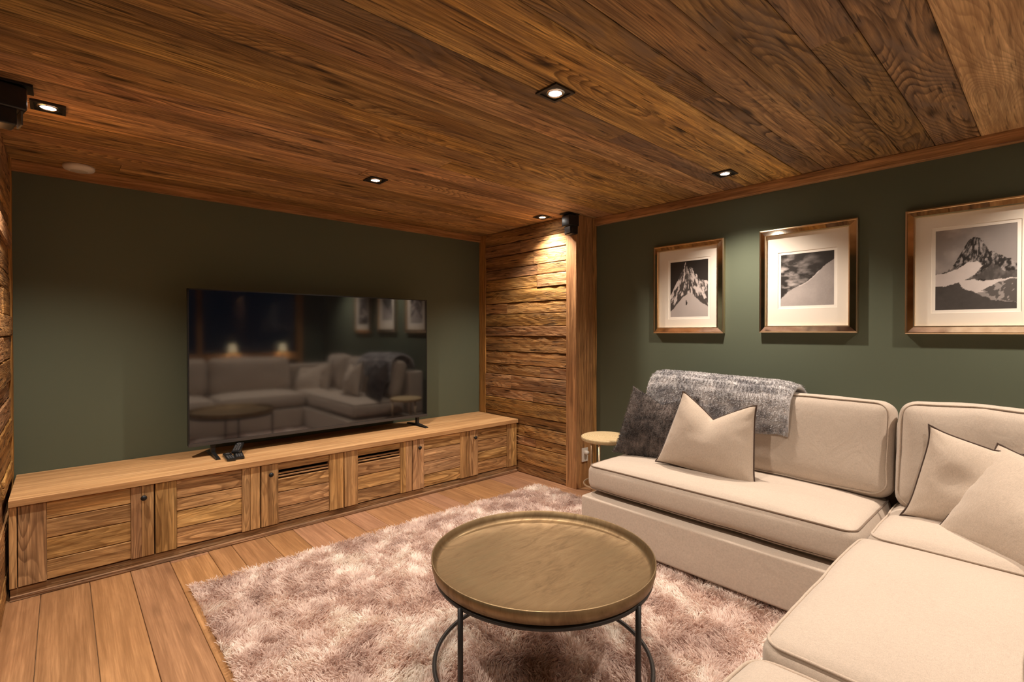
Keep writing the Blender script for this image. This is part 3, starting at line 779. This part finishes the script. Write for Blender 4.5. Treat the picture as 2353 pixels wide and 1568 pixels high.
# ------------------------------------------------------------------ loose pillows
def pillow(name, label, loc, rotm, w, h, t, mat, pmat=None, chop=.0, seed=0, fur=None, pinch=.06, taper=0., dents=()):
    root = thing(name, label, 'pillow', loc)
    n = 26
    us = np.sin(np.linspace(-math.pi / 2, math.pi / 2, n + 1))
    U, V = np.meshgrid(us, us); u = U.ravel(); v = V.ravel()
    def shape(u, v):
        x = w / 2 * u * (1 - pinch * (1 - np.abs(v) ** 5)) * (1 - taper * (v + 1) / 2); y = h / 2 * v * (1 - pinch * (1 - np.abs(u) ** 5))
        y = y - chop * np.clip(1 - np.abs(u) / .95, 0, 1) ** 1.25 * 1.15 * np.clip((v + .35) / 1.35, 0, 1) ** 1.6
        return x, y
    x, y = shape(u, v)
    th = t / 2 * np.clip(1 - np.abs(u) ** 2.4, 0, 1) ** .62 * np.clip(1 - np.abs(v) ** 2.4, 0, 1) ** .62
    if chop: th = th * (1 - .35 * np.exp(-(u / .3) ** 2) * np.clip(v + .2, 0, 1))
    wr = (fbm(np.stack([x * 9, y * 9, x * 0 + seed], 1), seed, 3) - .5) * .016 * (th / (t / 2))
    rad = np.maximum(np.abs(u), np.abs(v)); an = np.arctan2(v, u)
    wr = wr + .0035 * np.sin(an * 22 + 3 * np.sin(an * 5 + seed)) * np.clip((rad - .55) / .3, 0, 1) * np.clip((1 - rad) / .12, 0, 1)
    for (du, dv, ds, dd) in dents: th = th - dd * np.exp(-((u - du) ** 2 + (v - dv) ** 2) / ds ** 2)
    vf = np.stack([x, y, th + wr], 1); vb = np.stack([x, y, -th + wr], 1)
    idx = np.arange((n + 1) ** 2).reshape(n + 1, n + 1); off = (n + 1) ** 2
    fs = [(idx[i, j], idx[i, j + 1], idx[i + 1, j + 1], idx[i + 1, j]) for i in range(n) for j in range(n)]
    fb = [(off + a, off + d, off + c, off + b) for a, b, c, d in fs]
    bm = bmesh.new()
    me = mesh('cover', np.concatenate([vf, vb]), fs + fb, mat, True)
    bm.from_mesh(me); bmesh.ops.remove_doubles(bm, verts=bm.verts, dist=.0006); bm.to_mesh(me); bm.free()
    me.polygons.foreach_set('use_smooth', [True] * len(me.polygons))
    e = rotm.to_euler()
    link('cover', me, root, (0, 0, 0), e)
    if pmat:
        t_ = np.linspace(-1, 1, 25)[:-1]; one = np.ones_like(t_)
        eu = np.concatenate([t_, one, -t_, -one]); ev = np.concatenate([-one, t_, one, -t_])
        px, py = shape(eu, ev)
        link('piping', mesh('piping', *tube(list(zip(px, py, px * 0)), .0052, 6, True), pmat, True), root, (0, 0, 0), e)
    if fur:
        m3 = np.array(rotm.to_3x3())
        g = np.random.default_rng(seed); k = g.integers(0, len(me.vertices), fur[0])
        co_ = np.empty(len(me.vertices) * 3); me.vertices.foreach_get('co', co_); co_ = co_.reshape(-1, 3)
        no_ = np.empty(len(me.vertices) * 3); me.vertex_normals.foreach_get('vector', no_); no_ = no_.reshape(-1, 3)
        # interpolate inside random faces
        pg = np.array([list(p.vertices)[:4] if len(p.vertices) == 4 else list(p.vertices)[:3] + [p.vertices[0]] for p in me.polygons])
        ar = np.array([p.area for p in me.polygons]); fi = g.choice(len(pg), fur[0], p=ar / ar.sum())
        wgt = g.dirichlet((1, 1, 1, 1), fur[0])
        B = (co_[pg[fi]] * wgt[:, :, None]).sum(1); Nn = (no_[pg[fi]] * wgt[:, :, None]).sum(1); Nn /= np.linalg.norm(Nn, axis=1)[:, None] + 1e-9
        ob = blades('fur', B, Nn, fur[1], fur[2], mat, root, (0, 0, 0), 1.0, seed=seed); ob.rotation_euler = e
    return root
def orient(facing_deg, lean_deg, roll_deg=0):
    """local +z = front, +y = up. facing: compass angle of the front normal from +X, anticlockwise"""
    return Matrix.Rotation(R(facing_deg + 90), 4, 'Z') @ Matrix.Rotation(R(90 - lean_deg), 4, 'X') @ Matrix.Rotation(R(roll_deg), 4, 'Z')
pillow('throw_pillow', 'charcoal fur pillow leaning at the sofa end behind a beige pillow', (2.835, 1.725, .675), orient(190, 15, -5), .56, .46, .16, M_FURD, None, .07, 5, taper=.2, fur=(16000, .013, .0022))
pillow('throw_pillow', 'beige pillow with dark piping and chopped top, in front of fur pillow', (2.72, 1.325, .69), orient(186, 14, -6), .575, .445, .20, M_LINEN2, M_PIPE_D, .10, 2, taper=.27)
pillow('throw_pillow', 'beige dark-piped pillow tucked in the sofa corner behind another pillow', (2.775, .205, .64), orient(178, 15, -9), .46, .42, .18, M_LINEN2, M_PIPE_D, .02, 8, pinch=.10, taper=.05, dents=((-.4, .0, .3, .02),))
pillow('throw_pillow', 'beige dark-piped pillow leaning across the sofa corner, brightly lit', (2.63, .045, .602), orient(155, 35, -10), .50, .46, .20, M_LINEN2, M_PIPE_D, .02, 6, dents=((.25, .35, .22, .03),))

# ------------------------------------------------------------------ grey fur throw over the back cushion
def throw():
    root = thing('fur_throw', 'grey faux fur throw draped over the sofa back', 'throw', (3.05, 1.42, .95))
    o = Vector(root.location)
    prof = [(2.952, .715), (2.955, .78), (2.965, .85), (2.985, .905), (3.02, .945), (3.07, .965), (3.12, .965), (3.17, .95), (3.22, .92), (3.262, .87), (3.28, .82)]
    ny = 40; V = []; F = []; npf = len(prof)
    pts = np.array([(x, y, z) for y in np.linspace(.985, 1.875, ny) for x, z in prof])
    nz = (fbm(pts * 6, 3, 3) - .5)
    fold = np.sin(pts[:, 1] * 23 + pts[:, 2] * 5) * .006
    t = (pts[:, 1] - .985) / .89
    edge = np.clip(1 - np.minimum(t, 1 - t) / .06, 0, 1)
    pts[:, 2] += nz * .03 + .012 * (pts[:, 2] > .9) - edge * .012 + np.where(pts[:, 2] > .85, .028 * t, 0) - np.where(pts[:, 2] < .8, .05 * (t - .1), 0)
    pts[:, 0] -= .010 * (pts[:, 2] < .93) + np.abs(nz) * .012 + fold * (pts[:, 2] < .95) + .012
    for i in range(ny - 1):
        for k in range(npf - 1): F.append((i * npf + k, i * npf + k + 1, (i + 1) * npf + k + 1, (i + 1) * npf + k))
    me = mesh('blanket', pts - np.array(o), F, M_FURG, True)
    bm = bmesh.new(); bm.from_mesh(me); bmesh.ops.recalc_face_normals(bm, faces=bm.faces)
    if sum(f.normal.z for f in bm.faces) < 0: bmesh.ops.reverse_faces(bm, faces=bm.faces)
    bm.to_mesh(me); bm.free()
    bl = link('blanket', me, root)
    md = bl.modifiers.new('thick', 'SOLIDIFY'); md.thickness = .016; md.offset = 1
    g = np.random.default_rng(4); n = 26000
    co_ = np.array([v.co[:] for v in me.vertices]); no_ = np.array([v.normal[:] for v in me.vertices])
    pg = np.array([list(p.vertices) for p in me.polygons]); ar = np.array([p.area for p in me.polygons]); fi = g.choice(len(pg), n, p=ar / ar.sum())
    w = g.dirichlet((1, 1, 1, 1), n); B = (co_[pg[fi]] * w[:, :, None]).sum(1); Nn = (no_[pg[fi]] * w[:, :, None]).sum(1); Nn /= np.linalg.norm(Nn, axis=1)[:, None]
    blades('fur', B + Nn * .015, Nn, .016, .0026, M_FURG, root, (0, 0, 0), 1.0, seed=9)
throw()

# ------------------------------------------------------------------ tray coffee table
TC = (1.345, 1.312); TZ = .455
ct = thing('coffee_table', 'round coffee table with antique brass tray on black metal legs', 'coffee table', (TC[0], TC[1], .012))
z = TZ - .012
v, f = lathe([(0, z - .040), (.30, z - .040), (.392, z - .039), (.403, z - .034), (.409, z - .022), (.412, z), (.4145, z + .001), (.417, z - .001), (.4155, z - .024), (.410, z - .044), (.396, z - .050), (.2, z - .050), (0, z - .050)], 96)
link('tray', mesh('tray', v, f, M_BRASS, True), ct)
RL = .406
def circ(r, z, n=72): return [(r * math.cos(2 * math.pi * k / n), r * math.sin(2 * math.pi * k / n), z) for k in range(n)]
link('top_ring', mesh('top_ring', *tube(circ(RL - .008, z - .060), .009, 8, True), M_BLACK, True), ct)
link('bottom_ring', mesh('bottom_ring', *tube(circ(RL, .044), .0085, 8, True), M_BLACK, True), ct)
lm = mesh('leg', *tube([(0, 0, .040), (0, 0, z - .055)], .0095, 10), M_BLACK, True)
for a in (4, 94, 184, 274): link('leg', lm, ct, (RL * math.cos(R(a)), RL * math.sin(R(a)), 0))

# ------------------------------------------------------------------ small side table
SC = (2.945, 2.225); sz = .522
st = thing('side_table', 'small round woven side table between sofa and wooden post', 'side table', (SC[0], SC[1], .012))
sz -= .012
v, f = lathe([(0, sz - .034), (.163, sz - .034), (.176, sz - .028), (.180, sz - .016), (.178, sz - .005), (.168, sz), (0, sz + .001)], 48)
link('table_top', mesh('table_top', v, f, M_WOVEN, True), st)
M_LEG = plain('pale_brass', (.70, .55, .38), .35, .8)
for k in range(3):
    a = R(200 + 120 * k)
    link('leg', mesh('leg', *tube([(.155 * math.cos(a), .155 * math.sin(a), sz - .03), (.158 * math.cos(a), .158 * math.sin(a), 0 if SC[0] + .16 * math.cos(a) < 2.905 else -.012)], .009, 8), M_LEG, True), st)
link('stretcher', mesh('stretcher', *tube(circ(.16, .16, 40), .006, 6, True), M_LEG, True), st)

# ------------------------------------------------------------------ shag rug
RX0, RX1, RY0, RY1 = .462, 2.915, .15, 2.885
rug = thing('shag_rug', 'pink and cream mottled shag rug on the oak floor', 'rug', ((RX0 + RX1) / 2, (RY0 + RY1) / 2, 0))
ro = np.array(rug.location)
box('backing', (RX0 + .01, RX1 - .01, RY0 + .01, RY1 - .01, .0005, .011), M_RUGB, rug, rug.location)
g = np.random.default_rng(1)
nb = 210000
P = np.stack([g.uniform(RX0, RX1, nb), g.uniform(RY0, RY1, nb), np.full(nb, .010)], 1)
keep = ~((P[:, 0] > 2.44) & (P[:, 1] < 1.90)) & ~((P[:, 1] < .5) & (P[:, 0] > .35))
P = P[keep]
a = fbm(P * np.array([13, 13, 0]) + 3, 5, 3); b = fbm(P * np.array([13, 13, 0]) + 50, 8, 3)
flow = np.stack([(a - .5) * 7 - .35, (b - .5) * 7 - .25, np.zeros(len(P))], 1)
P2 = P - ro
blades('pile', P2, np.tile([[0, 0, 1.]], (len(P), 1)), .034, .0046, M_RUG, rug, (0, 0, 0), .75, flow, 3, .35)

# ------------------------------------------------------------------ ceiling fittings
def downlight_proto():
    r = thing('downlight', 'square black recessed downlight', 'downlight', (0, 0, H))
    mb = MB(); a, b, t = .056, .044, .006
    for q in ((-a, a, -a, -b), (-a, a, b, a), (-a, -b, -b, b), (b, a, -b, b)): mb.box(q[0], q[1], q[2], q[3], -t - .001, -.001)
    mb.build('trim_frame', M_BLACK, r)
    link('recess_plate', mesh('recess_plate', *box_data(-b, b, -b, b, -.003, -.001), M_BLKPL), r)
    v, f = lathe([(.026, -.003), (.026, -.007), (.036, -.007), (.038, -.003)], 32); link('chrome_ring', mesh('chrome_ring', v, f, M_CHROME, True), r)
    v, f = lathe([(0, -.0062), (.018, -.0060), (.026, -.0042)], 24); link('lens', mesh('lens', v, f, M_LAMP, True), r)
    L = bpy.data.lights.new('spot', 'SPOT'); L.energy = SPOT_W; L.color = LIGHT_COL; L.spot_size = R(120); L.spot_blend = 1.0; L.shadow_soft_size = .025
    link('bulb', L, r, (0, 0, -.03))
    return r
GX, GY = (-.04, 1.457, 2.95), (2.88, 1.351, -.18)
near = {(0, 0): 'by the left alcove wall and wall speaker', (1, 0): 'above the television', (2, 0): 'above the hewn right partition',
        (0, 1): 'beside the green left wall', (1, 1): 'above the coffee table', (2, 1): 'above the framed snow prints',
        (1, 2): 'above the sofa return', (2, 2): 'above the sofa corner'}
OFF = {(0, 1): 'downlight_left_offscreen', (1, 2): 'downlight_rear_offscreen', (2, 2): 'downlight_corner_offscreen'}
proto = None
for i, x in enumerate(GX):
    for j, y in enumerate(GY):
        if (i, j) == (0, 2): continue
        d = downlight_proto() if proto is None else copy_tree(proto)
        proto = proto or d
        d.location = (x, y, H - .002); d['label'] = 'square black recessed downlight in the plank ceiling, ' + near[(i, j)]; d['group'] = 'ceiling downlights'
        if (i, j) in OFF: [c for c in d.children if c.type == 'LIGHT'][0].name = OFF[(i, j)]

sd = thing('smoke_detector', 'round white smoke detector on the plank ceiling', 'detector', (.075, 3.80, H))
v, f = lathe([(0, -.030), (.045, -.030), (.050, -.026), (.066, -.024), (.072, -.016), (.072, -.001), (0, -.001)], 40)
link('housing', mesh('housing', v, f, M_WHITE, True), sd)
v, f = lathe([(0, -.034), (.034, -.033), (.040, -.030)], 32); link('cap', mesh('cap', v, f, plain('detector_cap', (.55, .50, .42), .5), True), sd)

def speaker(label, x, y, sgn):
    r = thing('wall_speaker', label, 'speaker', (x, y, H), 'alcove speakers')
    box('mount_plate', (-.075, .055, -.05, .05, -.009, -.001), M_BLKPL, r) if sgn < 0 else box('mount_plate', (-.055, .075, -.05, .05, -.009, -.001), M_BLKPL, r)
    V, F = box_cushion(.050, .052, .045, .008, crown=(0, 0), n=(2, 2, 2), wob=0)
    link('cabinet', mesh('cabinet', V, F, M_BLKPL, True), r, (0, 0, -.058), (0, 0, R(12) * sgn))
    V, F = box_cushion(.034, .045, .034, .007, crown=(0, 0), n=(2, 2, 2), wob=0)
    link('lower_cabinet', mesh('lower_cabinet', V, F, M_BLKPL, True), r, (.012 * -sgn, 0, -.132), (0, 0, R(12) * sgn))
    link('grille', mesh('grille', *box_data(-.003, .003, -.036, .036, -.026, .026), M_GREYPL), r, (-.036 * -sgn if sgn > 0 else -.036, 0, -.132), (0, 0, R(12) * sgn))
    return r
speaker('small black speaker mounted at the top of the right wooden post', 3.055, 2.665, -1)
speaker('small black speaker mounted at the top of the left alcove wall', -.155, 2.72, 1)

# ------------------------------------------------------------------ socket on the post end
so = thing('power_socket', 'white power socket low on the wooden post behind the side table', 'socket', (3.19, PY - .001, .27))
link('plate', mesh('plate', *box_data(-.035, .035, -.010, 0, -.055, .055), M_WHITE), so)
link('plug', mesh('plug', *lathe([(0, 0), (.018, 0), (.016, .03), (0, .032)], 20), M_WHITE, True), so, (0, -.010, .02), (R(90), 0, 0))

# ------------------------------------------------------------------ table lamps by the rear window (out of frame, seen in the television)
def table_lamp(label, x, y, z):
    r = thing('table_lamp', label, 'lamp', (x, y, z), 'window sill lamps')
    v, f = lathe([(0, 0), (.06, 0), (.06, .012), (.015, .02), (.030, .06), (.040, .11), (.018, .17), (.008, .19), (.008, .24), (0, .24)], 24)
    link('base', mesh('base', v, f, M_BRASS, True), r)
    v, f = lathe([(.11, .20), (.07, .38)], 32)
    sh = N('lamp_shade_%s' % ('a' if x < 2.2 else 'b')).set((.75, .70, .50), .8); sh.b.inputs['Transmission Weight'].default_value = 0
    sh.b.inputs['Emission Color'].default_value = (1., .80, .5, 1); sh.b.inputs['Emission Strength'].default_value = .8
    link('shade', mesh('shade', v, f, sh.m, True), r)
    L = bpy.data.lights.new('bulb', 'POINT'); L.energy = LAMP_W; L.color = LIGHT_COL; L.shadow_soft_size = .03
    link('sill_lamp_%s_offscreen' % ('middle' if x < 2.2 else 'post'), L, r, (0, 0, .29 * .6)); L.shadow_soft_size = .02
    for c in r.children:
        if c.type == 'MESH': c.scale = (.6, .6, .6)
    return r
table_lamp('small brass table lamp on the window sill below the middle of the pane', 1.93, YB + .085, WZ0 - .092)
table_lamp('small brass table lamp on the window sill near the window post', 2.66, YB + .085, WZ0 - .092)
